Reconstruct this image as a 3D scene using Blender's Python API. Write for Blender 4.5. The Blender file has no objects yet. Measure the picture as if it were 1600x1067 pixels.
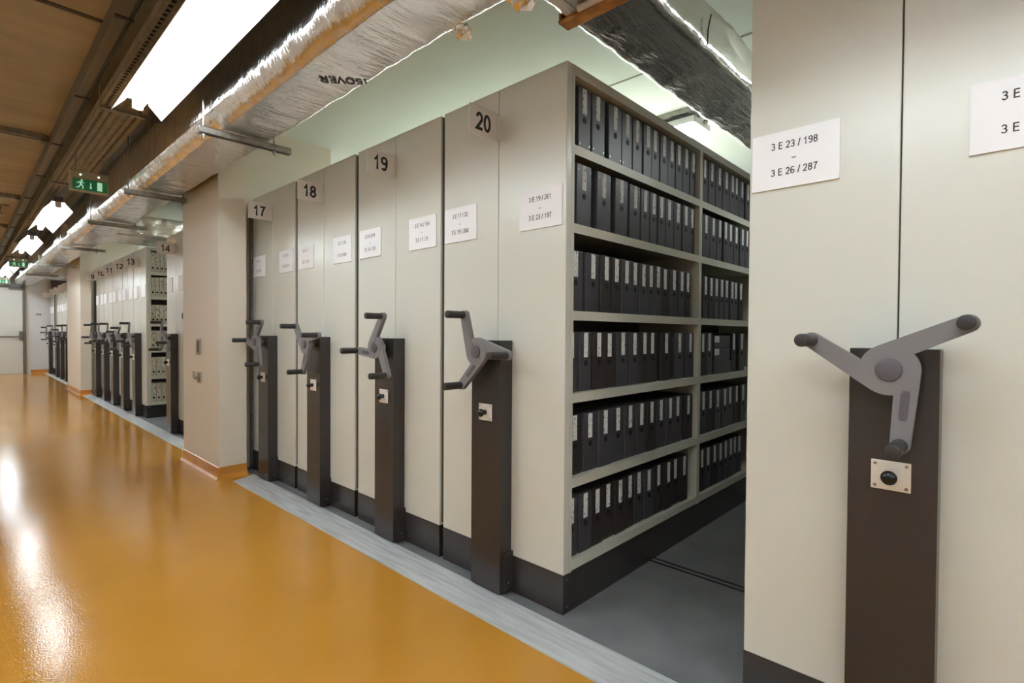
import bpy, bmesh, math, random
from mathutils import Vector, Matrix, noise
random.seed(7)
S = bpy.context.scene
COL = S.collection
R = math.radians

# ------------------------------------------------------------------ camera, world, exposure
YAW, PITCH, ROLL, FPX, CZ = 46.5507, -0.9499, 0.3534, 817.80, 1.2831
a = R(YAW)
fw = Vector((math.sin(a), math.cos(a), 0)); rt = Vector((math.cos(a), -math.sin(a), 0)); up = Vector((0, 0, 1))
p = R(PITCH); fw, up = fw*math.cos(p)+up*math.sin(p), up*math.cos(p)-fw*math.sin(p)
r = R(ROLL); rt, up = rt*math.cos(r)+up*math.sin(r), up*math.cos(r)-rt*math.sin(r)
cam = bpy.data.objects.new('camera', bpy.data.cameras.new('camera'))
COL.objects.link(cam)
m = Matrix.Identity(4)
for i, v in enumerate((rt, up, -fw)):
    for k in range(3): m[k][i] = v[k]
m[2][3] = CZ
cam.matrix_world = m
cam.data.sensor_fit = 'HORIZONTAL'; cam.data.sensor_width = 36.0
cam.data.lens = 36.0*FPX/1600.0
cam.data.clip_start = 0.05; cam.data.clip_end = 100
S.camera = cam
w = bpy.data.worlds.new('world'); S.world = w; w.use_nodes = True
w.node_tree.nodes['Background'].inputs[0].default_value = (0.02, 0.02, 0.02, 1)
w.node_tree.nodes['Background'].inputs[1].default_value = 0.2
S.view_settings.view_transform = 'Standard'; S.view_settings.look = 'None'
S.view_settings.gamma = 1; S.view_settings.use_curve_mapping = False
S.view_settings.exposure = 1.05
S.cycles.max_bounces = 10; S.cycles.diffuse_bounces = 6; S.cycles.glossy_bounces = 5
S.cycles.caustics_reflective = False; S.cycles.sample_clamp_indirect = 6.0
TUBE = 16.0        # corridor fluorescent tubes
BAY = 15.0          # opal battens over the bays

# ------------------------------------------------------------------ materials
def lin(c):
    return tuple(((x/255)/12.92 if x/255 <= .04045 else ((x/255+.055)/1.055)**2.4) for x in c)+(1,)
def mat(name, rgb, rough=.5, metal=0, spec=.5, emit=0, coat=0):
    m = bpy.data.materials.new(name); m.use_nodes = True
    b = m.node_tree.nodes['Principled BSDF']
    b.inputs['Base Color'].default_value = lin(rgb); b.inputs['Roughness'].default_value = rough
    b.inputs['Metallic'].default_value = metal; b.inputs['Specular IOR Level'].default_value = spec
    b.inputs['Coat Weight'].default_value = coat
    if emit:
        b.inputs['Emission Color'].default_value = lin(rgb); b.inputs['Emission Strength'].default_value = emit
    return m
def nd(m, t, **kw):
    n = m.node_tree.nodes.new(t)
    for k, v in kw.items():
        if k in n.inputs: n.inputs[k].default_value = v
        else: setattr(n, k, v)
    return n
def lk(m, a, ao, b, bi): m.node_tree.links.new(a.outputs[ao], b.inputs[bi])
def bsdf(m): return m.node_tree.nodes['Principled BSDF']
def mapped(m, scale):
    tc = nd(m, 'ShaderNodeTexCoord'); mp = nd(m, 'ShaderNodeMapping')
    mp.inputs['Scale'].default_value = scale; lk(m, tc, 'Object', mp, 'Vector'); return mp
def bump(m, scale, strength, dist=.002, detail=3, src='ShaderNodeTexNoise'):
    mp = mapped(m, scale); n = nd(m, src)
    n.inputs['Scale'].default_value = 1.0
    if 'Detail' in n.inputs: n.inputs['Detail'].default_value = detail
    b = nd(m, 'ShaderNodeBump'); b.inputs['Strength'].default_value = strength; b.inputs['Distance'].default_value = dist
    lk(m, mp, 'Vector', n, 'Vector'); lk(m, n, 0, b, 'Height')
    prev = bsdf(m).inputs['Normal'].links
    if prev: m.node_tree.links.new(prev[0].from_socket, b.inputs['Normal'])
    lk(m, b, 'Normal', bsdf(m), 'Normal'); return n
def mottle(m, rgb1, rgb2, scale, lo=.35, hi=.65, detail=4):
    mp = mapped(m, scale); n = nd(m, 'ShaderNodeTexNoise'); n.inputs['Scale'].default_value = 1; n.inputs['Detail'].default_value = detail
    cr = nd(m, 'ShaderNodeValToRGB'); cr.color_ramp.elements[0].position = lo; cr.color_ramp.elements[1].position = hi
    cr.color_ramp.elements[0].color = lin(rgb1); cr.color_ramp.elements[1].color = lin(rgb2)
    lk(m, mp, 'Vector', n, 'Vector'); lk(m, n, 0, cr, 'Fac'); lk(m, cr, 'Color', bsdf(m), 'Base Color'); return cr

M = {}
M['paint'] = mat('beige_enamel', (203, 202, 193), .24, spec=.5); bump(M['paint'], (90, 90, 90), .05, .0006, 2)
M['rack'] = mat('rack_enamel', (196, 192, 178), .4); mottle(M['rack'], (190, 186, 172), (202, 198, 184), (3, 3, 3))
M['seal'] = mat('grey_rubber_seal', (88, 86, 80), .6); bump(M['seal'], (60, 60, 60), .1)
M['dark'] = mat('dark_powder_coat', (50, 45, 44), .27, spec=.5); bump(M['dark'], (500, 500, 500), .06, .0004, 1)
M['crank'] = mat('grey_cast_aluminium', (116, 113, 115), .42, spec=.5); bump(M['crank'], (300, 300, 300), .06, .0005, 1)
M['hub'] = mat('hub_grey_plastic', (84, 80, 86), .45); bump(M['hub'], (200, 200, 200), .03)
M['grip'] = mat('black_rubber_grip', (46, 42, 42), .5); bump(M['grip'], (400, 400, 400), .08, .0006)
M['knob'] = mat('black_gloss_plastic', (18, 16, 16), .15); bump(M['knob'], (50, 50, 50), .01)
M['steel'] = mat('brushed_steel_plate', (214, 208, 198), .45, metal=.1); bump(M['steel'], (20, 20, 400), .05, .0004)
M['screw'] = mat('steel_screw', (150, 146, 140), .3, metal=1); bump(M['screw'], (300, 300, 300), .05)
M['paper'] = mat('white_paper', (232, 230, 232), .7, spec=.2); bump(M['paper'], (120, 120, 120), .04, .0005)
M['ink'] = mat('black_ink', (40, 38, 42), .6); bump(M['ink'], (100, 100, 100), .02)
M['flag'] = mat('off_white_card', (240, 236, 234), .6)
_n = M['flag'].node_tree; _t = _n.nodes.new('ShaderNodeBsdfTranslucent'); _t.inputs[0].default_value = lin((240, 234, 230)); _x = _n.nodes.new('ShaderNodeMixShader'); _x.inputs[0].default_value = .4
_n.links.new(bsdf(M['flag']).outputs[0], _x.inputs[1]); _n.links.new(_t.outputs[0], _x.inputs[2]); _n.links.new(_x.outputs[0], _n.nodes['Material Output'].inputs[0]); bump(M['flag'], (120, 120, 120), .03, .0005)
M['boxblack'] = mat('black_box_card', (64, 60, 65), .42, spec=.5)
mottle(M['boxblack'], (59, 56, 61), (69, 66, 71), (9, 9, 9)); bump(M['boxblack'], (260, 260, 260), .1, .0006)
M['boxbrown'] = mat('aged_black_box_card', (44, 36, 36), .5)
mottle(M['boxbrown'], (40, 33, 33), (52, 42, 41), (9, 9, 9)); bump(M['boxbrown'], (260, 260, 260), .1, .0006)
M['boxlight'] = mat('pale_grey_card', (186, 182, 166), .6)
mottle(M['boxlight'], (176, 172, 156), (196, 192, 176), (8, 8, 8)); bump(M['boxlight'], (200, 200, 200), .08, .0006)
M['hole'] = mat('dark_finger_hole', (10, 9, 9), .7); bump(M['hole'], (100, 100, 100), .02)
# spine label: white paper with handwriting-like dark marks
M['spine'] = mat('spine_label_paper', (214, 212, 210), .6, spec=.2)
def scribble(m, c1, c2, lo, hi, sc):
    mp = mapped(m, sc); n = nd(m, 'ShaderNodeTexNoise'); n.inputs['Scale'].default_value = 1; n.inputs['Detail'].default_value = 2
    oi = nd(m, 'ShaderNodeObjectInfo'); ad = nd(m, 'ShaderNodeVectorMath'); ad.operation = 'ADD'
    mu = nd(m, 'ShaderNodeMath'); mu.operation = 'MULTIPLY'; mu.inputs[1].default_value = 60
    lk(m, oi, 'Random', mu, 0); lk(m, mp, 'Vector', ad, 0); lk(m, mu, 0, ad, 1); lk(m, ad, 'Vector', n, 'Vector')
    cr = nd(m, 'ShaderNodeValToRGB'); cr.color_ramp.elements[0].position = lo; cr.color_ramp.elements[1].position = hi
    cr.color_ramp.elements[0].color = lin(c1); cr.color_ramp.elements[1].color = lin(c2)
    lk(m, n, 0, cr, 'Fac'); lk(m, cr, 'Color', bsdf(m), 'Base Color')
scribble(M['spine'], (110, 108, 114), (224, 222, 220), .33, .41, (110, 110, 62))
M['spinelight'] = mat('faded_label_paper', (205, 200, 185), .6, spec=.2)
scribble(M['spinelight'], (110, 92, 72), (206, 202, 188), .38, .46, (90, 90, 45))
M['wall'] = mat('cream_wall_paint', (216, 206, 192), .6, spec=.3); bump(M['wall'], (60, 60, 60), .12, .001)
M['greywall'] = mat('pale_grey_wall_paint', (206, 205, 205), .55, spec=.3); bump(M['greywall'], (60, 60, 60), .1, .001)
M['bayceil'] = mat('white_ceiling_paint', (222, 228, 226), .7, spec=.2); bump(M['bayceil'], (40, 40, 40), .1, .001)
M['joint'] = mat('ceiling_joint', (150, 156, 148), .8); bump(M['joint'], (40, 40, 40), .05)
# board-marked concrete soffit
M['conc'] = mat('board_marked_concrete', (146, 136, 120), .85, spec=.2)
mottle(M['conc'], (164, 153, 136), (186, 175, 158), (1.2, 3.5, 1), .3, .7, 6); bump(M['conc'], (14, 40, 14), .35, .006, 6)
mpw = mapped(M['conc'], (0, 1, 0)); wv = nd(M['conc'], 'ShaderNodeTexWave'); wv.bands_direction = 'Y'; wv.inputs['Scale'].default_value = .55
wv.inputs['Distortion'].default_value = .3
bw = nd(M['conc'], 'ShaderNodeBump'); bw.inputs['Strength'].default_value = .35; bw.inputs['Distance'].default_value = .02
lk(M['conc'], mpw, 'Vector', wv, 'Vector'); lk(M['conc'], wv, 0, bw, 'Height')
M['conc'].node_tree.links.new(bsdf(M['conc']).inputs['Normal'].links[0].from_socket, bw.inputs['Normal'])
lk(M['conc'], bw, 'Normal', bsdf(M['conc']), 'Normal')
M['floor'] = mat('yellow_epoxy_floor', (170, 119, 44), .08, spec=.17)
mottle(M['floor'], (174, 120, 43), (182, 127, 49), (.7, .7, .7)); bump(M['floor'], (130, 130, 130), .34, .0013, 1); bump(M['floor'], (14, 14, 14), .05, .003, 2)
M['cove'] = mat('orange_epoxy_cove', (214, 140, 56), .25); mottle(M['cove'], (180, 118, 44), (190, 128, 54), (4, 4, 4)); bump(M['cove'], (80, 80, 80), .08)
M['greyfloor'] = mat('grey_bay_floor', (118, 118, 118), .45); mottle(M['greyfloor'], (104, 104, 105), (116, 116, 116), (5, 5, 5)); bump(M['greyfloor'], (90, 90, 90), .1, .0008)
M['strip'] = mat('pale_worn_threshold', (196, 196, 196), .45, metal=.15)
mottle(M['strip'], (176, 176, 176), (206, 206, 206), (40, 3, 1), .35, .65, 6); bump(M['strip'], (180, 12, 10), .2, .001)
M['foil'] = mat('aluminium_foil', (226, 222, 218), .15, metal=1)
bump(M['foil'], (7, 34, 12), .45, .014, 5); bump(M['foil'], (40, 90, 40), .3, .005, 5)
M['tape'] = mat('brown_seam_tape', (176, 128, 70), .5); mottle(M['tape'], (150, 104, 54), (196, 150, 92), (30, 14, 10)); bump(M['tape'], (60, 60, 60), .2)
M['galv'] = mat('galvanised_steel', (150, 146, 138), .42, metal=.75); mottle(M['galv'], (136, 132, 125), (162, 158, 150), (20, 20, 20)); bump(M['galv'], (60, 60, 60), .08)
M['tray'] = mat('cream_tray_steel', (150, 138, 118), .5, metal=.25); mottle(M['tray'], (140, 128, 108), (160, 148, 128), (15, 15, 15)); bump(M['tray'], (60, 60, 60), .08)
M['cable'] = mat('dark_cable_sheath', (40, 38, 38), .5); bump(M['cable'], (100, 100, 100), .1)
M['conduit'] = mat('grey_conduit', (108, 102, 96), .5); bump(M['conduit'], (60, 60, 60), .05)
M['lamphouse'] = mat('lamp_housing_grey', (96, 92, 98), .45, metal=.2); bump(M['lamphouse'], (60, 60, 60), .05)
M['reflector'] = mat('white_lamp_reflector', (240, 240, 242), .35); bump(M['reflector'], (60, 60, 60), .02)
M['tube'] = mat('fluorescent_tube', (240, 251, 255), .3, emit=TUBE); bump(M['tube'], (60, 60, 60), .01)
M['opal'] = mat('opal_diffuser', (238, 249, 248), .4, emit=BAY); bump(M['opal'], (60, 60, 60), .01)
M['signbody'] = mat('cream_sign_housing', (170, 162, 132), .5); bump(M['signbody'], (60, 60, 60), .04)
M['signgreen'] = mat('green_sign_panel', (22, 104, 56), .4, emit=.12); bump(M['signgreen'], (60, 60, 60), .02)
M['signwhite'] = mat('pictogram_white', (170, 220, 190), .4, emit=.3); bump(M['signwhite'], (60, 60, 60), .02)
M['led'] = mat('green_white_led', (190, 255, 215), .3, emit=3); bump(M['led'], (60, 60, 60), .01)
M['door'] = mat('door_paint', (204, 202, 194), .45); bump(M['door'], (50, 50, 50), .06)
M['doormetal'] = mat('door_grey_metal', (110, 104, 98), .45, metal=.3); bump(M['doormetal'], (50, 50, 50), .05)
M['brown'] = mat('red_brown_board', (78, 46, 38), .6); mottle(M['brown'], (70, 40, 33), (86, 52, 43), (2, 8, 20)); bump(M['brown'], (20, 60, 60), .1)
M['plastic'] = mat('beige_switch_plastic', (150, 138, 122), .45); bump(M['plastic'], (60, 60, 60), .03)

# ------------------------------------------------------------------ mesh helpers
class MB:
    """Collects simple solids and links them as one mesh object."""
    def __init__(s): s.v, s.f = [], []
    def add(s, vs, fs):
        o = len(s.v); s.v += [tuple(x) for x in vs]; s.f += [tuple(i+o for i in f) for f in fs]; return s
    def box(s, x0, x1, y0, y1, z0, z1, bev=0):
        if not bev:
            return s.add([(x0,y0,z0),(x1,y0,z0),(x1,y1,z0),(x0,y1,z0),(x0,y0,z1),(x1,y0,z1),(x1,y1,z1),(x0,y1,z1)],
                         [(0,3,2,1),(4,5,6,7),(0,1,5,4),(1,2,6,5),(2,3,7,6),(3,0,4,7)])
        bm = bmesh.new(); bmesh.ops.create_cube(bm, size=1)
        for v in bm.verts: v.co = ((x0+x1)/2+v.co.x*(x1-x0), (y0+y1)/2+v.co.y*(y1-y0), (z0+z1)/2+v.co.z*(z1-z0))
        bmesh.ops.bevel(bm, geom=bm.edges[:], offset=bev, segments=2, profile=.5, affect='EDGES')
        bm.verts.index_update(); s.add([v.co[:] for v in bm.verts], [[v.index for v in f.verts] for f in bm.faces]); bm.free(); return s
    def cyl(s, p0, p1, r0, r1=None, n=12, bev=0):
        p0, p1 = Vector(p0), Vector(p1); r1 = r0 if r1 is None else r1
        d = (p1-p0).normalized(); L = (p1-p0).length
        u = d.orthogonal().normalized(); w = d.cross(u)
        prof = [(0, r0), (L, r1)] if not bev else [(0, r0-bev), (bev*.3, r0-bev*.3), (bev, r0), (L-bev, r1), (L-bev*.3, r1-bev*.3), (L, r1-bev)]
        vs, fs = [], []
        for h, rr in prof:
            for i in range(n):
                t = 2*math.pi*i/n; vs.append(p0+d*h+(u*math.cos(t)+w*math.sin(t))*rr)
        for k in range(len(prof)-1):
            for i in range(n): fs.append((k*n+i, k*n+(i+1)%n, (k+1)*n+(i+1)%n, (k+1)*n+i))
        fs.append(tuple(reversed(range(n)))); fs.append(tuple(range((len(prof)-1)*n, len(prof)*n)))
        return s.add(vs, fs)
    def ball(s, c, rx, ry, rz, n=14, k=9):
        vs = [(c[0], c[1], c[2]-rz)]
        for j in range(1, k):
            t = -math.pi/2+math.pi*j/k
            for i in range(n):
                q = 2*math.pi*i/n; vs.append((c[0]+rx*math.cos(t)*math.cos(q), c[1]+ry*math.cos(t)*math.sin(q), c[2]+rz*math.sin(t)))
        vs.append((c[0], c[1], c[2]+rz)); e = len(vs)-1; fs = []
        for i in range(n):
            fs.append((0, 1+(i+1)%n, 1+i)); fs.append((e, 1+(k-2)*n+i, 1+(k-2)*n+(i+1)%n))
            for j in range(k-2): fs.append((1+j*n+i, 1+j*n+(i+1)%n, 1+(j+1)*n+(i+1)%n, 1+(j+1)*n+i))
        return s.add(vs, fs)
    def prism(s, pts, fn0, fn1):
        """pts: 2-D outline; fn0/fn1 map (a,b) to the two 3-D faces."""
        n = len(pts); vs = [fn0(*q) for q in pts]+[fn1(*q) for q in pts]
        return s.add(vs, [tuple(range(n)), tuple(reversed(range(n, 2*n)))]+[(i, i+n, (i+1)%n+n, (i+1)%n) for i in range(n)])
    def strip(s, left, right, fn0, fn1):
        """ribbon solid between two polylines."""
        n = len(left); vs = [fn0(*q) for q in left]+[fn0(*q) for q in right]+[fn1(*q) for q in left]+[fn1(*q) for q in right]
        fs = []
        for i in range(n-1):
            fs += [(i, i+1, n+i+1, n+i), (2*n+i, 3*n+i, 3*n+i+1, 2*n+i+1), (i, 2*n+i, 2*n+i+1, i+1), (n+i, n+i+1, 3*n+i+1, 3*n+i)]
        fs += [(0, n, 3*n, 2*n), (n-1, 3*n-1, 4*n-1, 2*n-1)]
        return s.add(vs, fs)
    def mesh(s, name, m, smooth=False):
        me = bpy.data.meshes.new(name); me.from_pydata(s.v, [], s.f)
        bm = bmesh.new(); bm.from_mesh(me); bmesh.ops.recalc_face_normals(bm, faces=bm.faces[:]); bm.to_mesh(me); bm.free()
        me.materials.append(m)
        if smooth:
            for q in me.polygons: q.use_smooth = True
            me.set_sharp_from_angle(angle=R(38))
        return me
    def build(s, name, m, parent=None, smooth=False, **props):
        return obj(name, s.mesh(name, m, smooth), parent, **props)
def obj(name, data, parent=None, loc=None, **props):
    o = bpy.data.objects.new(name, data); COL.objects.link(o)
    if parent: o.parent = parent
    if loc: o.location = loc
    for k, v in props.items(): o[k] = v
    return o
def thing(name, loc, label, cat, group=None):
    o = obj(name, None, None, loc, label=label, category=cat); o.empty_display_size = .1
    if group: o['group'] = group
    return o
def copy_tree(o, parent=None):
    c = o.copy(); COL.objects.link(c); c.parent = parent
    for ch in o.children: copy_tree(ch, c)
    return c
def arc(cx, cy, rx, ry, a0, a1, n=14):
    return [(cx+rx*math.cos(R(a0+(a1-a0)*i/n)), cy+ry*math.sin(R(a0+(a1-a0)*i/n))) for i in range(n+1)]
six = [arc(.275, .29, .205, .22, 0, 360, 22), [(.07, .30)]+arc(.305, .47, .235, .46, 178, 52, 10)]
GL = {'0': (.55, [arc(.275, .5, .205, .43, 0, 360, 24)]), '1': (.55, [[(.09, .68), (.22, .77), (.31, .95), (.31, 0)]]),
 '2': (.55, [arc(.27, .68, .19, .25, 172, -28, 12)+[(.075, .07), (.51, .07)]]),
 '3': (.55, [arc(.255, .715, .18, .215, 160, -90, 12)[:-1]+arc(.255, .285, .21, .215, 90, -160, 12)]),
 '4': (.55, [[(.405, 0), (.405, .90), (.05, .30), (.54, .30)]]),
 '5': (.55, [[(.48, .93), (.15, .93), (.105, .50)]+arc(.27, .31, .21, .24, 128, -160, 14)]),
 '6': (.55, six), '7': (.55, [[(.05, .93), (.48, .93), (.33, .62), (.25, .34), (.21, 0)]]),
 '8': (.55, [arc(.275, .72, .175, .205, 0, 360, 20), arc(.275, .285, .205, .215, 0, 360, 20)]),
 '9': (.55, [[(.55-x, 1-y) for x, y in q] for q in six]),
 'E': (.60, [[(.54, .07), (.10, .07), (.10, .93), (.53, .93)], [(.10, .52), (.50, .52)]]), '/': (.28, [[(.02, -.02), (.26, 1)]]),
 '–': (.55, [[(.02, .36), (.53, .36)]]), ' ': (.27, []), 'I': (.26, [[(.13, 0), (.13, 1)]]), 'O': (.74, [arc(.37, .5, .29, .43, 0, 360, 24)]),
 'V': (.62, [[(.03, 1), (.31, .03), (.59, 1)]]), 'R': (.66, [[(.10, 0), (.10, .93), (.36, .93)]+arc(.36, .71, .19, .22, 90, -90, 8)+[(.10, .49)], [(.34, .48), (.60, 0)]]),
 'S': (.60, [arc(.30, .72, .2, .21, 30, 262, 12)[:-1]+arc(.30, .285, .22, .215, 88, -152, 12)])}
def text_mesh(body, size, fn, m, name='lettering', st=.135, gap=.055):
    """printed lettering: sans strokes of even weight, size = cap height."""
    tot = sum(GL[c][0]+gap for c in body)-gap; x0 = -tot/2; mb = MB()
    for c in body:
        wd, lines = GL[c]
        for ln in lines:
            closed = math.dist(ln[0], ln[-1]) < 1e-6; n = len(ln); vs = []
            for i in range(n):
                p0 = Vector(ln[i-1] if i else (ln[-2] if closed else ln[0])); p1 = Vector(ln[i]); p2 = Vector(ln[i+1] if i < n-1 else (ln[1] if closed else ln[-1]))
                d0 = (p1-p0) if (p1-p0).length > 1e-9 else (p2-p1); d1 = (p2-p1) if (p2-p1).length > 1e-9 else d0
                d0.normalize(); d1.normalize(); t = (d0+d1).normalized(); nn = Vector((-t.y, t.x)); k = st/2/max(.45, nn.dot(Vector((-d0.y, d0.x))))
                for sg in (1, -1): q = p1+nn*k*sg; vs.append(fn((x0+q.x)*size, (q.y-.5)*size))
            mb.add(vs, [(2*i, 2*i+1, 2*i+3, 2*i+2) for i in range(n-1)])
        x0 += wd+gap
    me = bpy.data.meshes.new(name); me.from_pydata(mb.v, [], mb.f); me.materials.append(m); return me
def struct(mb, name, m): return mb.build(name, m, kind='structure')

ORD = ['first', 'second', 'third', 'fourth', 'fifth', 'sixth', 'seventh', 'eighth', 'ninth', 'tenth', 'eleventh', 'twelfth', 'thirteenth']
X0 = 1.872; H = 2.5; ZC = 3.2; LEN = 4.15
# ------------------------------------------------------------------ room shell
struct(MB().box(-2.2, 1.80, -5, 20.9, -.1, 0), 'floor', M['floor'])
struct(MB().box(1.80, 7.3, -5, 20.9, -.1, 0), 'floor_bay', M['greyfloor'])
struct(MB().box(-2.3, 1.30, -5, 20.9, ZC, ZC+.2), 'ceiling', M['conc'])
struct(MB().box(1.30, 7.3, -5, 20.9, ZC, ZC+.2), 'ceiling_bay', M['bayceil'])
struct(MB().box(-2.35, -2.2, -5, 20.9, -.1, ZC), 'wall_left', M['wall'])
struct(MB().box(7.3, 7.45, -5, 20.9, -.1, ZC), 'wall_right', M['greywall'])
struct(MB().box(-2.35, 7.45, 20.9, 21.05, -.1, ZC), 'wall_end', M['greywall'])
struct(MB().box(-2.35, 7.45, -5.15, -5, -.1, ZC), 'wall_back', M['wall'])
# piers between the bays
struct(MB().box(1.535, 1.76, 4.93, 5.97, 0, ZC).box(1.76, 2.7, 5.20, 5.97, 0, ZC), 'wall_pier', M['wall'])
struct(MB().box(1.63, 1.80, 13.20, 15.00, 0, ZC).box(1.80, 2.7, 13.75, 15.00, 0, ZC), 'wall_pier_far', M['wall'])
def cove(name, pts, ins):
    """coved skirting following the plan outline pts (corridor side first), leaning onto the wall."""
    prof = [(0, .105), (.008, .1), (.010, .04), (.016, .018), (.034, .003), (.034, 0), (0, 0)]
    mb = MB(); n = len(pts); nor = []
    for i in range(n-1):
        d = Vector((pts[i+1][0]-pts[i][0], pts[i+1][1]-pts[i][1])).normalized(); nor.append(Vector((d.y, -d.x))*ins)
    vs = []
    for i in range(n):
        off = nor[0] if i == 0 else nor[-1] if i == n-1 else nor[i-1]+nor[i]
        for (o, z) in prof: vs.append((pts[i][0]+off.x*o, pts[i][1]+off.y*o, z))
    k = len(prof); fs = [(i*k+j, i*k+(j+1)%k, (i+1)*k+(j+1)%k, (i+1)*k+j) for i in range(n-1) for j in range(k)]
    fs += [tuple(range(k)), tuple(range((n-1)*k, n*k))]
    mb.add(vs, fs); return struct(mb, name, M['cove'])
cove('baseboard_pier', [(1.76, 4.93), (1.535, 4.93), (1.535, 5.97)], -1)
cove('baseboard_pier_far', [(1.80, 13.20), (1.63, 13.20), (1.63, 15.00)], -1)
cove('baseboard_end', [(1.44, 20.9), (1.88, 20.9)], 1)
# pale thresholds between the yellow floor and the bays
for nm, (y0, y1, xa) in {'trim_1': (-3, 4.78, 1.597), 'trim_2': (6.02, 13.08, 1.64), 'trim_3': (15.06, 20.85, 1.72)}.items():
    struct(MB().prism([(xa, y0), (1.803, y0), (1.803, y1+.1), (xa, y1)], lambda x, y: (x, y, 0), lambda x, y: (x, y, .004)), nm, M['strip'])
# rails let into the bay floor
for i, x in enumerate((2.70, 4.30, 5.70)):
    struct(MB().box(x-.03, x-.012, -4, 20, 0, .002).box(x+.012, x+.03, -4, 20, 0, .002), 'trim_%d' % (4+i), M['dark'])
for i, x in enumerate((3.48,)):
    struct(MB().box(x-.008, x+.008, -5, 20.9, ZC-.004, ZC), 'trim_%d' % (7+i), M['joint'])
struct(MB().box(-2.2, .72, 4.09, 4.13, ZC-.006, ZC), 'trim_9', M['cable'])

# ------------------------------------------------------------------ mobile shelving cabinets
LEV = [2.142, 1.785, 1.3855, 1.0053, .6134, .2309]
FACE0 = lambda x: (lambda a_, b_: (x, -a_, b_))      # a to the camera's right, b up, on a plane facing the corridor
def sign(t, yl, zc, lines, wd=.258, ht=.185):
    """paper sign screwed to the end panel; yl = local y of its centre."""
    s = MB().box(-.006, 0, yl-wd/2, yl+wd/2, zc-ht/2, zc+ht/2).build('range_sign', M['paper'], t)
    if lines:
        fs = .0235
        for k, ln in enumerate(lines):
            if ln: obj('lettering', text_mesh(ln, fs, lambda a_, b_, dz=(.043, 0, -.043)[k]: (-.0068, yl-a_, zc+.004+b_+dz), M['ink']), s)
    return s
def number_flag(t, num, w=.215):
    f = MB().box(-.200, -.005, -.002, .002, 2.236, 2.376).box(-.012, 0, -.012, .012, 2.245, 2.365).build('number_flag', M['flag'], t)
    if num: obj('lettering', text_mesh(str(num), .084, lambda a_, b_: (-.110+a_, -.0028, 2.306+b_), M['ink'], st=.175), f)
CR = {}
def crank_meshes():
    if CR: return CR
    rh, RT = .042, .203
    mb = MB()
    for k in range(3):
        th = R(90+120*k); tang = th+math.acos(rh/RT)
        path, hw = [], []
        for i in range(15):
            q = tang+R(125)*(1-i/14); path.append(Vector((math.cos(q), math.sin(q)))*rh); hw.append(.027)
        tip = Vector((math.cos(th), math.sin(th)))*RT; st = path[-1]; d = (tip-st).normalized()
        for i in range(1, 7): path.append(st.lerp(tip, i/6)); hw.append(.0275-.005*i/6)
        e = hw[-1]
        for i in range(1, 8):
            q = R(90*i/7); path.append(tip+d*e*math.sin(q)); hw.append(max(.0005, e*math.cos(q)))
        L, Rr = [], []
        for i, q in enumerate(path):
            dd = (path[min(i+1, len(path)-1)]-path[max(i-1, 0)]).normalized(); nn = Vector((-dd.y, dd.x))
            L.append(q+nn*hw[i]); Rr.append(q-nn*hw[i])
        z0 = .0015*k
        mb.strip(L, Rr, lambda a_, b_: (z0-.012, -a_, b_), lambda a_, b_: (z0+.012, -a_, b_))
        if k == 1:
            c = st.lerp(tip, .30); c2 = st.lerp(tip, .62); n2 = Vector((-d.y, d.x)); pts = []
            for i in range(9): q = R(-90+180*i/8); pts.append(c2+d*.010*math.cos(q)+n2*.010*math.sin(q))
            for i in range(9): q = R(90+180*i/8); pts.append(c+d*.010*math.cos(q)+n2*.010*math.sin(q))
            CR['slot'] = MB().prism(pts, lambda a_, b_: (z0-.0135, -a_, b_), lambda a_, b_: (z0-.011, -a_, b_)).mesh('slot_inlay', M['hub'])
    mb.cyl((-.008, 0, 0), (.03, 0, 0), .05, n=24)
    mb.cyl((.03, 0, 0), (.07, 0, 0), .022, n=16)
    CR['wheel'] = mb.mesh('crank_wheel', M['crank'], True)
    CR['cap'] = MB().cyl((-.018, 0, 0), (-.008, 0, 0), .031, n=24, bev=.003).mesh('hub_cap', M['hub'], True)
    CR['grip'] = MB().cyl((-.118, 0, 0), (-.010, 0, 0), .0185, n=18, bev=.004).mesh('grip', M['grip'], True)
    CR['plate'] = MB().box(-.004, 0, -.046, .046, -.041, .041, .0015).mesh('lock_plate', M['steel'])
    CR['knob'] = MB().cyl((-.028, 0, 0), (-.003, 0, 0), .013, n=14).ball((-.034, 0, 0), .017, .020, .020).mesh('lock_knob', M['knob'], True)
    sc = MB()
    CR['screw'] = MB().cyl((-.006, 0, 0), (-.003, 0, 0), .0045, n=8).mesh('screw', M['screw'])
    CR['side_screw'] = MB().cyl((0, -.003, 0), (0, 0, 0), .004, n=8).mesh('screw', M['screw'])
    return CR
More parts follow.
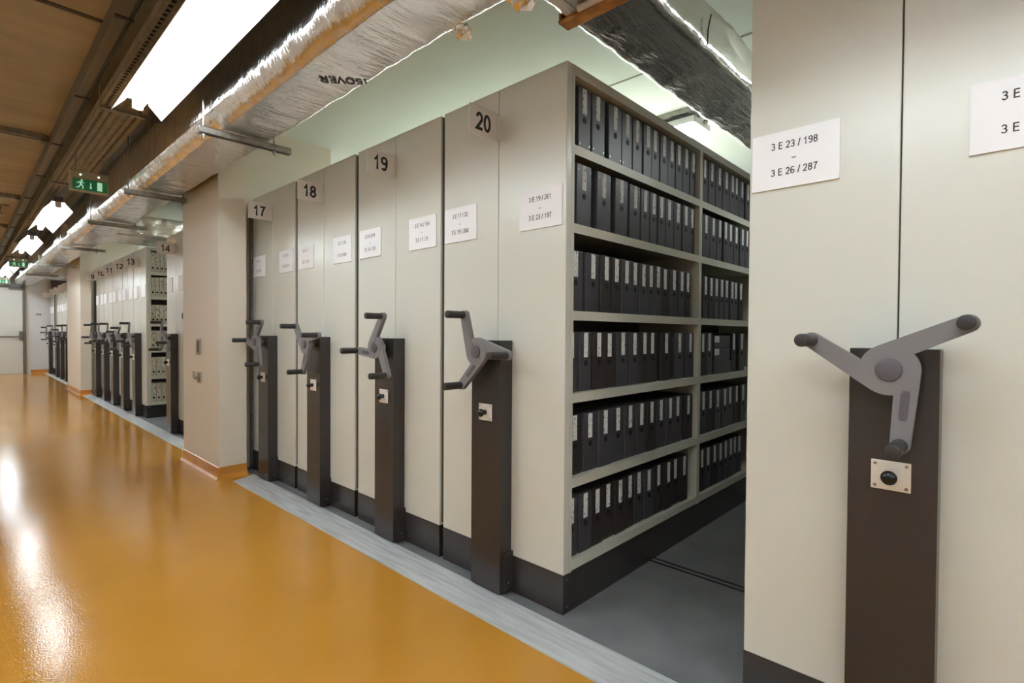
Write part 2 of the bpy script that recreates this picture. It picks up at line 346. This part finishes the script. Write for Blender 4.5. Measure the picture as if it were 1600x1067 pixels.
def cabinet(label, yc, wd, num=None, phi=63, signs=(), full=False, lab='mobile shelving', detail=True, group=None):
    t = thing('mobile_shelving', (X0, yc, 0), label, 'shelving', group)
    h = wd/2
    for s in (1, -1):
        y0, y1 = (.002, h) if s > 0 else (-h, -.002)
        MB().box(0, .04, y0, y1, .1825, H, .003).build('end_panel', M['paint'], t)
    MB().box(.005, LEN, -h+.004, h-.004, 0, .1825).box(-.001, .012, -h, h, .004, .1825).build('plinth', M['dark'], t)
    if full:
        MB().box(.04, LEN, -h, h, 2.455, H).build('top_board', M['rack'], t)
        sx = [.04, 1.412, 2.784, LEN-.02]
        for i, x in enumerate(sx):
            mb = MB()
            xa = x if i == 0 else x-.02
            mb.box(xa, x+.02, -h, h, .1825, 2.455)
            if i:   # slotted flanges
                for k in range(46): mb.box(xa-.0015, xa, -h+.03, -h+.042, .26+k*.047, .278+k*.047)
            mb.build('upright', M['rack'], t)
        for i in range(3):
            xa = sx[i]+.02; xb = sx[i+1]-.02
            for z in LEV:
                MB().box(xa, xb, -h+.002, h-.002, z-.004, z).box(xa, xb, -h, -h+.003, z-.043, z).box(xa, xb, h-.003, h, z-.043, z).build('shelf', M['rack'], t)
            MB().box(xa, xb, -.004, .004, .235, 2.455).build('mid_panel', M['seal'], t)
    else:
        MB().box(.04, LEN, -h+.006, h-.006, .1825, H-.004).build('rack_body', M['rack'], t)
    if not full: MB().box(.012, .030, -h-.008, -h, .20, H-.01).build('edge_seal', M['seal'], t)
    C = crank_meshes()
    # control post with crank
    po = MB().box(-.082, 0, -.103, .103, .012, 1.245, .002).box(-.060, -.002, -.118, -.103, .02, .21, .001).build('control_post', M['dark'], t)
    obj('screw', C['side_screw'], po, (-.035, -.118, .06)); obj('screw', C['side_screw'], po, (.03, -h+.003, .03)); obj('screw', C['side_screw'], po, (.03, -h+.003, .155))
    wh = obj('crank_wheel', C['wheel'], t, (-.140, 0, 1.19)); wh.rotation_euler = (R(phi-90), 0, 0)
    # angles are measured from +y (image left); the mesh is built for -y, hence the sign
    obj('hub_cap', C['cap'], wh); obj('slot_inlay', C['slot'], wh)
    for k in range(3):
        th = R(90+120*k); obj('grip', C['grip'], wh, (0, -.203*math.cos(th), .203*math.sin(th)))
    pl = obj('lock_plate', C['plate'], t, (-.082, 0, .89)); obj('lock_knob', C['knob'], pl)
    for sy in (-1, 1):
        for sz in (-1, 1): obj('screw', C['screw'], pl, (0, sy*.036, sz*.031))
    for sg in signs: sign(t, *sg)
    if num is not False: number_flag(t, num)
    return t
N = 'beige mobile shelving cabinet '
cab_near = cabinet(N+'nearest the camera, sign reading 3 E 23 / 198, frame right', .232, .84, False, 22.4,
                   [(.2815, 1.858, ('3 E 23 / 198', '–', '3 E 26 / 287')), (-.278, 1.858, ('3 E             ', '', '3 E             '))])
cab20 = cabinet(N+'numbered 20, its open shelves full of black boxes', 1.8727, .857, 20, 63,
                [(.287, 1.868, ('3 E 17 / 32', '–', '3 E 19 / 260')), (-.279, 1.865, ('3 E 19 / 261', '–', '3 E 23 / 197'))], True)
cabinet(N+'numbered 19, first beyond the shelves of black boxes', 2.777, .886, 19, 113, [(.287, 1.868, ('3 E 8 / 879', '–', '3 E 14 / 153')), (-.279, 1.865, ('3 E 14 / 154', '–', '3 E 17 / 31'))])
cabinet(N+'numbered 18, next to the one beside the cream pier', 3.710, .890, 18, 40.5, [(.287, 1.868, ('3 E 5 / 1', '', '3 E 7 / 25')), (-.279, 1.865, ('3 E 7 / 26', '', '3 E 8 / 878'))])
cabinet(N+'numbered 17, right beside the cream pier', 4.640, .880, 17, 4, [(.287, 1.868, ('3 E 2 / 1', '', '3 E 3 / 90')), (-.279, 1.865, ('3 E 3 / 91', '', '3 E 4 / 12'))])
cab14 = cabinet(N+'numbered 14, just behind the cream pier', 7.600, .80, 14, 75, [(.25, 1.868, None), (-.25, 1.868, None)])
MB().box(-.006, 0, -.305, -.275, 1.43, 1.50, .001).build('lock_socket', M['knob'], cab14)
cab13 = cabinet(N+'numbered 13, its open shelves full of pale grey boxes', 9.505, .78, 13, 100, [(.24, 1.868, None), (-.24, 1.868, None)], True)
for n, y, ph, lb in ((12, 10.315, 20, 'first beyond the shelves of pale grey boxes'), (11, 11.125, 96, 'second beyond the shelves of pale grey boxes'), (10, 11.935, 88, 'next to the one touching the farther pier'), (9, 12.745, 108, 'closest to the farther pier')):
    cabinet(N+'numbered %d, %s' % (n, lb), y, .78, n, ph, [(.24, 1.868, None), (-.24, 1.868, None)])
for y, ph, lb in ((16.0, 95, 'far bay, first past the farther pier'), (16.9, 100, 'far bay, second past the farther pier'), (17.8, 30, 'far bay, third past the farther pier'),
                  (18.7, 80, 'far bay, fourth past the farther pier'), (20.35, 5, 'far bay, last before the end wall')):
    cabinet(N+lb, y, .86, None, ph, [(.24, 1.868, None), (-.24, 1.868, None)])
# fixed guide frames where a row meets its pier
for y, lb in ((5.135, 'grey vertical guide frame between cabinet 17 and the near pier'), (13.42, 'grey vertical guide frame between cabinet 9 and the far pier')):
    t = thing('guide_frame', (X0, y, 0), lb, 'frame')
    MB().box(0, .5, -.03, .03, 0, H-.02).build('channel', M['seal'], t); MB().box(-.012, 0, -.045, -.02, .04, H-.04).build('trim_strip', M['galv'], t)

# ------------------------------------------------------------------ archive boxes
BX = {}
def box_mesh(wd, ht, kind):
    k = (round(wd, 2), round(ht, 3), kind)
    if k not in BX:
        b = MB().box(-k[0]/2, k[0]/2, 0, .255, 0, k[1], .004)
        b.box(-k[0]/2-.0008, k[0]/2+.0008, .012, .05, .004, k[1]+.0006)      # folded lid edge
        BX[k] = b.mesh('box_body', M[kind])
    return BX[k]
LBL = MB().box(-.0165, .0165, -.0012, 0, -.118, 0).mesh('spine_label', M['spine'])
LBL2 = MB().box(-.018, .018, -.0012, 0, -.15, 0).mesh('spine_label', M['spinelight'])
hb = MB().cyl((0, -.0012, 0), (0, 0, 0), .0145, n=14); HOLE = hb.mesh('finger_hole', M['hole'])
RIV = MB().cyl((0, -.002, 0), (0, 0, 0), .004, n=8).mesh('rivet', M['screw'])
SHELF = ['top shelf', 'second shelf down', 'third shelf down', 'fourth shelf down', 'fifth shelf down', 'bottom shelf']
BRK = {}
def archive_box(x, y, z, wd, ht, kind, label, group, lx=0, rz=0, rx=0, rivets=(), light=False):
    t = thing('archive_box', (x, y, z+.0015), label, 'box', group)
    t.rotation_euler = (0, rx, rz)
    obj('box_body', box_mesh(wd, ht, kind), t)
    if light:
        obj('spine_label', LBL2, t, (lx, 0, ht-.02)); obj('finger_hole', HOLE, t, (0, 0, .06))
    else:
        obj('spine_label', LBL, t, (lx, 0, ht-.004)); obj('finger_hole', HOLE, t, (lx, 0, ht-.15))
    for q in rivets: obj('rivet', RIV, t, (q[0]*(wd/2-.012), 0, q[1] if q[1] > 0 else ht+q[1]))
    return t
ROWS = [
 ([2.041, 2.148, 2.304, 2.428, 2.531, 2.64, 2.728, 2.832, 2.938, 3.025, 3.13, 3.228], [3.404, 3.514, 3.641, 3.759, 3.872, 3.965, 4.081, 4.18]),
 ([2.045, 2.208, 2.375, 2.516, 2.622, 2.723, 2.808, 2.906, 3.02, 3.121, 3.225], [3.428, 3.558, 3.672, 3.755, 3.858, 3.966, 4.08, 4.18]),
 ([1.985, 2.132, 2.242, 2.332, 2.429, 2.523, 2.606, 2.695, 2.779, 2.868, 2.979, 3.075, 3.168], [3.43, 3.525, 3.619, 3.713, 3.800, 3.89, 3.98, 4.066]),
 ([1.962, 2.074, 2.18, 2.28, 2.408, 2.529, 2.634, 2.725, 2.888, 3.065, 3.209], [3.395, 3.500]),
 ([1.989, 2.111, 2.239, 2.367, 2.49, 2.607, 2.715, 2.832, 2.947, 3.045, 3.193], [3.412, 3.532, 3.65, 3.778, 3.893, 4.02, 4.13]),
 ([1.966, 2.071, 2.177, 2.283, 2.388, 2.494, 2.592, 2.697, 2.812, 2.923, 3.027, 3.133], [3.40, 3.50, 3.61, 3.71, 3.80, 3.90, 3.99, 4.085])]
YB = 1.444+.022
for ri, (s1, s2) in enumerate(ROWS):
    ht = .295 if ri < 2 else .283
    for si, cs in enumerate((s1, s2)):
        lo, hi = ((1.936, 3.262), (3.308, 4.63))[si]
        for i, c in enumerate(cs):
            l = (c-cs[i-1])/2 if i else (cs[1]-c)/2
            q = (cs[i+1]-c)/2 if i < len(cs)-1 else (c-cs[i-1])/2
            l = min(l, .064); q = min(q, .064)
            a_, b_ = max(lo, c-l), min(hi, c+q)
            wd = round(b_-a_-.009, 2)
            if wd > b_-a_-.005: wd -= .01
            xc = (a_+b_)/2
            kind = 'boxbrown' if (ri >= 2 and random.random() < .4) else 'boxblack'
            look = 'brownish black' if kind == 'boxbrown' else 'wide black' if wd > .115 else 'narrow black' if wd < .085 else 'black'
            rv = []
            if ri < 2 and si == 0 and i < 4: rv = [(1, .03), (-1, .03)] if ri == 0 else [(1, -.03), (-1, -.03)]
            lab = '%s archive box, %s from left, %s, %s section of cabinet 20' % (look, ORD[i], SHELF[ri], ('near', 'far')[si])
            if len(lab.split()) > 16: lab = lab.replace(' of cabinet 20', '')
            archive_box(xc, YB+random.uniform(0, .010), LEV[ri], wd, ht+random.choice((0, 0, -.003, .002)), kind, lab,
                        'archive boxes in cabinet 20', lx=max(-wd/2+.02, min(wd/2-.02, c-xc)), rz=random.uniform(-.012, .012), rivets=rv)
# the lying boxes on the fourth shelf of the farther section
def lying(x0, z0, L, label):
    t = thing('archive_box', (x0, YB, z0+.0015), label, 'box', 'archive boxes in cabinet 20')
    MB().box(0, L, 0, .24, 0, .088, .004).box(.012, .05, -.0008, .2408, .0004, .0886).build('box_body', M['boxblack'], t)
    return t
Z4 = LEV[3]
lying(3.568, Z4, .31, 'black archive box lying flat, lowest of the stack on the fourth shelf')
for k, nm in ((1, 'middle'), (2, 'topmost')):
    t = lying(3.572, Z4+.0892*k, .285, 'black archive box lying flat, %s of the stack on the fourth shelf' % nm)
    MB().box(.008, .085, -.0012, 0, .040, .084).build('spine_label', M['paper'], t)
archive_box(3.955, YB+.01, Z4, .09, .283, 'boxbrown', 'brownish black archive box right of the flat stack on the fourth shelf', 'archive boxes in cabinet 20')
archive_box(4.09, YB, Z4, .10, .283, 'boxblack', 'black archive box, second right of the flat stack, fourth shelf', 'archive boxes in cabinet 20')
# pale boxes in cabinet 13
yb13 = 9.505-.39+.02
for ri in range(6):
    x = 1.936
    for i in range(6):
        wd = random.choice((.05, .05, .06)); ht = random.choice((.285, .29, .28)) if ri < 2 else .275
        archive_box(x+wd/2+.001, yb13+random.uniform(0, .006), LEV[ri], wd, ht, 'boxlight', 'pale grey archive box, %s from left, %s of cabinet 13' % (ORD[i], SHELF[ri]),
                    'archive boxes in cabinet 13', light=True)
        x += wd+.003

# ------------------------------------------------------------------ foil-wrapped ventilation duct
def duct_run(length, wx, hz, step, seed, r=.045, amp=.009, rl=None):
    """rounded-rectangle tube along local +y, width wx (x), height hz (z), bottom at z=0."""
    prof = []
    n = 7
    for cx, cz, a0, rr in ((wx-r, r, -90, r), (wx-r, hz-r, 0, r), (r, hz-r, 90, r), (rl or r, rl or r, 180, rl or r)):
        for i in range(n): q = R(a0+90*i/(n-1)); prof.append((cx+rr*math.cos(q), cz+rr*math.sin(q)))
    if rl:      # softly chamfered lower left edge: tight bend, long shallow bend, tight bend
        prof = prof[:-n]; x = z = 0.0; pts = [(0, 0)]
        for i in range(45):
            f = R(2*i+1); ds = R(2)*(.02 if 2*i < 24 or 2*i >= 66 else rl); x += math.sin(f)*ds; z -= math.cos(f)*ds; pts.append((x, z))
        prof += [(px, pz-z) for px, pz in pts[::3]]
    out = []
    for i, q in enumerate(prof):       # densify the straight faces
        nx = prof[(i+1) % len(prof)]; out.append(q)
        L = math.dist(q, nx); k = int(L/.03)
        for j in range(1, k): out.append((q[0]+(nx[0]-q[0])*j/k, q[1]+(nx[1]-q[1])*j/k))
    k = len(out); rows = int(length/step)+1; vs, fs = [], []
    for i in range(rows):
        y = length*i/(rows-1)
        for (x, z) in out:
            d = Vector((x-wx/2, 0, z-hz/2)).normalized()
            A = noise.noise(Vector((x*4+seed, y*9, z*4)))*amp+noise.noise(Vector((x*12+seed, y*30, z*12)))*amp*.55
            sag = .008*math.sin(math.pi*((y % 2.07)/2.07))*(1 if z < .02 else 0)
            vs.append((x+d.x*A, y, z+d.z*A-sag))
    for i in range(rows-1):
        for j in range(k): fs.append((i*k+j, i*k+(j+1)%k, (i+1)*k+(j+1)%k, (i+1)*k+j))
    fs += [tuple(range(k)), tuple(range((rows-1)*k, rows*k))]
    return MB().add(vs, fs)
ZD = 2.562
duct = thing('ventilation_duct', (1.072, -4, ZD), 'crinkled silver foil ventilation duct hung along the yellow corridor', 'duct')
main = duct_run(24.8, .388, .44, .03, 3, r=.035, rl=.15, amp=.0065).build('main_run', M['foil'], duct, True)
def branch(y0, wy, hz, L, xs=1.45):
    b = duct_run(L, wy, hz, .045, y0*5, .04)
    b.v = [(y-0+xs-1.072, (wy-x)+y0+4, z+.004) for (x, y, z) in b.v]
    return b.build('branch', M['foil'], duct, True)
br = branch(1.0, .345, .235, 5.2)
MB().box(.632, .700, 4.985, 5.365, -.008, .006, .003).box(.632, .70, 5.350, 5.362, -.008, .20, .003).build('seam_tape', M['tape'], br)
MB().cyl((.62, 4.93, -.006), (.60, 5.24, -.012), .012, n=8).build('insulation_roll', M['flag'], br)
MB().cyl((1.212, 4.985, .0), (1.218, 4.985, .07), .003, n=6).cyl((1.218, 4.985, .07), (1.248, 4.985, .148), .003, n=6).build('wire', M['cable'], br)
branch(8.65, .9, .30, 4.5); branch(16.3, 1.2, .30, 4)
def tab(y, x, s):
    b = MB(); vs = []
    for i in range(6):
        for j in range(5):
            u, v_ = i/5, j/4
            vs.append((x-.03+u*.075*s+noise.noise(Vector((i*.9, j*.8, y)))*.012, y+4-.05+v_*.10*s+noise.noise(Vector((i*.7, j*.9, y+3)))*.012, -.006-.03*u*u+noise.noise(Vector((i*1.3, j*1.1, y+7)))*.018))
    n = len(vs); vs += [(q[0], q[1], q[2]+.012) for q in vs]
    f = [(i*5+j, i*5+j+1, i*5+j+6, i*5+j+5) for i in range(5) for j in range(4)]
    f2 = [tuple(n+k for k in reversed(q)) for q in f]
    rim = [i*5 for i in range(6)]+[25+j for j in range(1, 5)]+[i*5+4 for i in range(4, -1, -1)]+[j for j in range(3, 0, -1)]
    side = [(rim[i], rim[(i+1) % len(rim)], n+rim[(i+1) % len(rim)], n+rim[i]) for i in range(len(rim))]
    b.add(vs, f+f2+side).build('foil_flap', M['foil'], duct)
tab(1.70, .385, .8); tab(1.37, .40, .9)
from mathutils.kdtree import KDTree
_b = [v.co for v in main.data.vertices if v.co.z < .06 and 6 < v.co.y < 7]
kd = KDTree(len(_b))
for q, c_ in enumerate(_b): kd.insert((c_.x, c_.y, 0), q)
kd.balance()
def under(a_, b_):
    x, y = .279-.774*a_+.634*b_, 6.47+.634*a_+.774*b_
    return (x, y, min(h_[0].z if 0 else _b[h_[1]].z for h_ in kd.find_n((x, y, 0), 4))-.002)
obj('lettering', text_mesh('ISOVER', .062, under, M['ink'], st=.17), duct)
# trapeze hangers carrying the duct
hy = [(1.53-2.1*1, 'behind'), (3.63, 0), (5.72, 0), (7.66, 0), (10.3, 0), (13.35, 0), (15.9, 0)]
HL = ['nearest, crossing under the foil duct before cabinet 18', 'second, beside the near pier', 'third, at the start of the middle bay', 'fourth, over the middle bay cabinets', 'fifth, near the farther pier', 'sixth, in the far bay']
hl = iter(HL)
def hanger(y, xa, xb, label):
    t = thing('duct_hanger', (0, y, ZD-.018), label, 'hanger', 'trapeze hangers under the duct')
    MB().box(xa, xb, -.02, -.016, -.041, 0).box(xa, xb, .016, .02, -.041, 0).box(xa, xb, -.02, .02, -.004, 0).box(xa, xb, -.02, -.009, -.041, -.038).box(xa, xb, .009, .02, -.041, -.038).build('channel', M['galv'], t)
    for x in (xa+.027, 1.475 if xb > 1.5 else 1.47):
        MB().cyl((x, 0, -.07), (x, 0, ZC-ZD+.018), .005, n=8).build('threaded_rod', M['galv'], t)
        MB().cyl((x, 0, -.056), (x, 0, -.042), .012, n=6).build('nut', M['galv'], t)
for y, tag in hy:
    if tag: continue
    xb = 1.585 if y != 5.72 else 1.50
    hanger(y, 1.02, xb, 'galvanised duct hanger, '+next(hl))

# ------------------------------------------------------------------ corridor fluorescent fittings
LX = .828
def ceiling_light(y0, y1, label, x=LX, tz=.054):
    t = thing('ceiling_light', (x, y0, 2.72), label, 'light', 'corridor ceiling lights')
    L = y1-y0
    MB().box(-.045, .045, 0, L, .105, .165, .004).build('housing', M['lamphouse'], t)
    pr = [(-.138, 0), (-.066, .082), (-.062, .100), (.062, .100), (.066, .082), (.138, 0), (.140, .003), (.070, .088), (.066, .105), (-.066, .105), (-.070, .088), (-.140, .003)]
    MB().prism(pr, lambda x, z: (x, 0, z), lambda x, z: (x, L, z)).build('reflector', M['reflector'], t)
    for tx in ((0,) if x == LX else (-.045, .045)): MB().cyl((tx, .03, tz), (tx, L-.03, tz), .026, n=10).build('tube', M['tube'], t, True)
    for y in (.004, L-.03): MB().box(*((-.03, .03) if x == LX else (-.075, .075)), y, y+.026, tz-.02, .100, .003).build('lamp_holder', M['reflector'], t)
    for y in (.25*L, .75*L): MB().cyl((0, y, .165), (0, y, .215), .006, n=8).build('suspension', M['galv'], t)
for y0, y1, lb in ((-4.6, -2.45, None), (-1.25, .9, None), (2.1, 4.25, 'large bright fluorescent ceiling light nearest the camera, white wing reflectors'),
                   (8.3, 10.35, 'bright fluorescent ceiling light just beyond the nearest green exit sign'), (11.6, 13.8, 'bright fluorescent ceiling light just before the second exit sign'),
                   (16.5, 18.4, 'small bright fluorescent ceiling light beyond the second exit sign'), (18.7, 20.4, 'farthest bright fluorescent ceiling light near the end wall')):
    ceiling_light(y0, y1, 'assumed fluorescent ceiling light of the left row, %s from the camera end, out of frame' % ORD[('-4.6', '-1.25', '2.1', '8.3', '11.6', '16.5', '18.7').index(str(y0))], -.6, .012)  # assumed row; tubes doubled and lowered to brighten the upper cabinet fronts
    ceiling_light(y0, y1, lb or ('bright fluorescent ceiling light %s the camera, out of frame' % ('above' if y0 > -2 else 'behind')))
# opal battens over the bays
def bay_light(x, y0, label):
    t = thing('bay_light', (x, y0, 3.08), label, 'light', 'battens over the shelving bays')
    MB().box(-.165, .165, 0, 1.4, .004, .06, .004).build('housing', M['reflector'], t)
    MB().box(-.155, .155, .01, 1.39, -.006, .005, .002).build('diffuser', M['opal'], t)
    MB().cyl((.04, .05, .06), (.04, .05, .12), .006, n=8).ball((.04, -.01, .055), .022, .022, .022).build('suspension', M['galv'], t)
bay_light(4.45, 1.955, 'white batten light showing above the top edge of cabinet 20, beside the branch duct')
for row, x, ys in (('nearer row', 4.45, (-2.6, -.75, 3.45, 4.95, 6.42, 7.9, 9.6, 11.4, 13.1, 14.8, 16.6, 18.6)), ('rear row', 6.1, (2.6, 4.3, 6.0, 7.9, 9.6, 11.4, 13.1, 14.8, 16.6, 18.6))):  # unseen battens, added to brighten the bay ceiling and shelves
    for i, y in enumerate(ys): bay_light(x, y, 'unseen batten light added to brighten the bay, %s, %s from the camera end' % (row, ORD[i]))
rail = thing('mounting_rail', (4.29, 0, ZC-.04), 'slotted grey rail under the bay ceiling carrying the batten lights', 'rail')
b = MB().box(-.05, .05, -4.5, 20.5, .0, .04)
b.build('channel', M['galv'], rail)
sl = MB()
for k in range(80): sl.box(-.03, -.01, -4+k*.3, -3.85+k*.3, -.001, .001)
sl.build('slot', M['hole'], rail, kind='stuff')

# ------------------------------------------------------------------ cable tray, trunking, struts
ct = thing('cable_tray', (.87, -4.8, 2.955), 'perforated cream cable tray running above the corridor lights', 'tray')
b = MB(); W = .14; Lt = 25.4
for s in (-1, 1): b.box(s*W-.0015, s*W+.0015, 0, Lt, 0, .055)
xs = [-.135, -.118, -.088, -.066, -.036, -.014, .014, .036, .066, .088, .118, .135]
for i in range(0, len(xs), 2): b.box(xs[i]-.006 if i == 0 else xs[i-1]+.022, xs[i+1] if i+2 < len(xs) else .14, 0, Lt, 0, .0015)
k = 0
for i in range(1, len(xs)-1, 2):
    y = 0
    while y < Lt:
        b.box(xs[i], xs[i]+.022, y, y+.022, 0, .0015); y += .055
b.build('perforated_tray', M['tray'], ct)
for i, x in enumerate((-.10, -.055, -.02, .03, .075, .11)):
    c = MB(); pts = [(x+.012*noise.noise(Vector((i*7, j*.6, 0))), j*.6, .018+.006*(i % 2)) for j in range(43)]
    for j in range(42): c.cyl(pts[j], pts[j+1], .011, n=6)
    c.build('cable', M['cable'], ct)
for k in range(9):
    y = 1.0+k*2.9; MB().box(-.145, .145, y, y+.04, -.022, -.001).build('cross_bracket', M['galv'], ct)
    for s in (-1, 1): MB().cyl((s*.142, y+.02, -.03), (s*.142, y+.02, ZC-2.957), .005, n=8).build('threaded_rod', M['galv'], ct)
tr = thing('cable_trunking', (.66, -4.8, 3.08), 'grey cable trunking fixed along the edge of the concrete ceiling', 'trunking')
MB().box(-.035, .025, 0, 25.4, .0, .12, .004).build('trunking_body', M['conduit'], tr)
for i, (x, z) in enumerate(((.038, .02), (.038, .06))):
    MB().cyl((x, 0, z), (x, 25.4, z), .014, n=8).build('conduit', M['cable'], tr)
for k in range(16):
    MB().box(-.04, .05, 1+k*1.5, 1.03+k*1.5, -.008, .0).build('clip', M['cable'], tr)
for y, lb in ((6.95, 'galvanised strut channel under the concrete ceiling, nearest, before the exit sign'), (10.3, 'galvanised strut channel under the ceiling, second, beside the ceiling grille'),
              (13.3, 'galvanised strut channel under the ceiling, third from the camera'), (16.4, 'galvanised strut channel under the ceiling, fourth from the camera'), (19.2, 'galvanised strut channel under the ceiling, farthest')):
    t = thing('strut_channel', (-.4, y, ZC-.045), lb, 'strut', 'ceiling struts')
    MB().box(-1.15, .985, -.055, -.05, 0, .045).box(-1.15, .985, .05, .055, 0, .045).box(-1.15, .985, -.055, -.02, 0, .004).box(-1.15, .985, .02, .055, 0, .004).box(-1.15, .985, -.05, .05, .040, .045).build('channel', M['galv'], t)
    MB().box(.965, 1.015, -.05, .05, -.02, .045, .004).build('end_clamp', M['conduit'], t)
    MB().ball((.96, -.06, -.01), .012, .012, .018).build('bolt', M['screw'], t)
g = thing('ceiling_grille', (.42, 11.6, ZC-.02), 'small slatted air grille set in the concrete ceiling at left', 'grille')
MB().box(-.28, .12, -.45, -.40, 0, .02).box(-.28, .12, .40, .45, 0, .02).box(-.28, -.24, -.4, .4, 0, .02).box(.08, .12, -.4, .4, 0, .02).build('frame', M['tray'], g)
for k in range(6): MB().box(-.225+k*.05, -.205+k*.05, -.4, .4, .002, .018).build('slat', M['hole'], g)

# ------------------------------------------------------------------ exit signs
def exit_sign(y, label, s=1.0):
    t = thing('exit_sign', (.853, y, 2.575), label, 'sign', 'emergency exit signs')
    MB().box(-.147, .147, -.03, .03, 0, .19, .012).build('housing', M['signbody'], t)
    f = MB().box(-.128, .128, -.036, -.029, .012, .112, .002).build('green_panel', M['signgreen'], t)
    pz = -.0375
    P = lambda x, z: (x, pz, z)
    Q = lambda x, z: (x, pz+.001, z)
    man = MB()
    man.cyl((-.062, pz, .099), (-.062, pz+.001, .099), .009, n=10)
    for pl in ([(-.078, .088), (-.062, .088), (-.058, .058), (-.076, .056)], [(-.080, .088), (-.100, .072), (-.096, .067), (-.076, .080)], [(-.064, .086), (-.046, .072), (-.042, .077), (-.060, .090)],
               [(-.075, .058), (-.084, .040), (-.104, .032), (-.102, .025), (-.078, .034), (-.066, .056)], [(-.068, .058), (-.056, .044), (-.060, .022), (-.052, .022), (-.047, .046), (-.058, .062)]):
        man.prism(pl, P, Q)
    man.build('running_figure', M['signwhite'], f)
    MB().prism([(.0, .085), (.0, .045), (-.008, .045), (.004, .028), (.016, .045), (.008, .045), (.008, .085)], P, Q).build('arrow', M['signwhite'], f)
    MB().box(.052, .090, pz, pz+.001, .022, .102).build('door_symbol', M['signwhite'], f)
    for x in (-.07, .065): MB().ball((x, -.026, .152), .009, .008, .009).build('lamp', M['led'], t)
    for x in (-.1, .1): MB().cyl((x, 0, .19), (x, 0, .355), .005, n=8).build('suspension', M['galv'], t)
exit_sign(6.3, 'green running figure exit sign hanging nearest the camera')
exit_sign(14.9, 'green exit sign hanging between the third and fourth corridor lights')
exit_sign(20.6, 'farthest green exit sign, hanging just before the end wall')

# ------------------------------------------------------------------ end wall, door, pier fittings
d = thing('door', (0, 20.9, 0), 'pale grey fire door with a horizontal push bar at the corridor end', 'door'); d.name = 'door_1'; d['kind'] = 'structure'
MB().box(-.02, 1.27, -.045, 0, 0, 2.49, .003).build('door_leaf', M['door'], d)
MB().box(1.27, 1.335, -.06, 0, 0, 2.53).box(-.085, -.02, -.06, 0, 0, 2.53).box(-.02, 1.27, -.06, 0, 2.49, 2.53).build('door_frame', M['doormetal'], d)
MB().cyl((.02, -.11, 1.08), (1.22, -.11, 1.08), .018, n=10).box(1.19, 1.26, -.12, -.045, .98, 1.24, .004).box(.0, .05, -.12, -.045, 1.0, 1.16, .004).build('push_bar', M['doormetal'], d)
MB().box(.98, 1.25, -.1, -.04, 2.44, 2.49, .004).build('door_closer', M['doormetal'], d)
MB().box(1.335, 1.40, -.012, 0, 0, 2.6).build('jamb', M['wall'], d)
c = thing('coat_hook', (1.62, 20.9, 1.75), 'small dark hook on the pale end wall right of the door', 'hook')
MB().box(-.06, .06, -.012, 0, -.012, .012, .002).cyl((-.03, -.01, 0), (-.05, -.05, -.03), .008, n=8).cyl((.03, -.01, 0), (.05, -.05, -.03), .008, n=8).build('hook_body', M['doormetal'], c)
struct(MB().box(1.9, 5.2, 20.8, 20.9, 2.40, 2.78), 'trim_10', M['brown'])
s = thing('wall_switch', (1.535, 5.47, 1.135), 'slim beige switch plate on the near cream pier', 'switch')
MB().box(-.012, 0, -.055, .055, -.075, .075, .003).build('back_plate', M['plastic'], s); MB().box(-.018, -.012, -.03, .03, -.05, .055, .002).build('rocker', M['dark'], s)
s = thing('wall_socket', (1.535, 5.45, .85), 'small beige wall socket below the switch on the near pier', 'socket')
MB().box(-.012, 0, -.05, .05, -.05, .05, .004).build('back_plate', M['plastic'], s)
MB().cyl((-.016, 0, -.01), (-.012, 0, -.01), .03, n=16).build('socket_face', M['doormetal'], s)
MB().cyl((-.05, 0, .0), (-.014, 0, .0), .016, n=10).cyl((-.05, 0, 0), (-.05, 0, .06), .012, n=10).build('plug', M['plastic'], s)
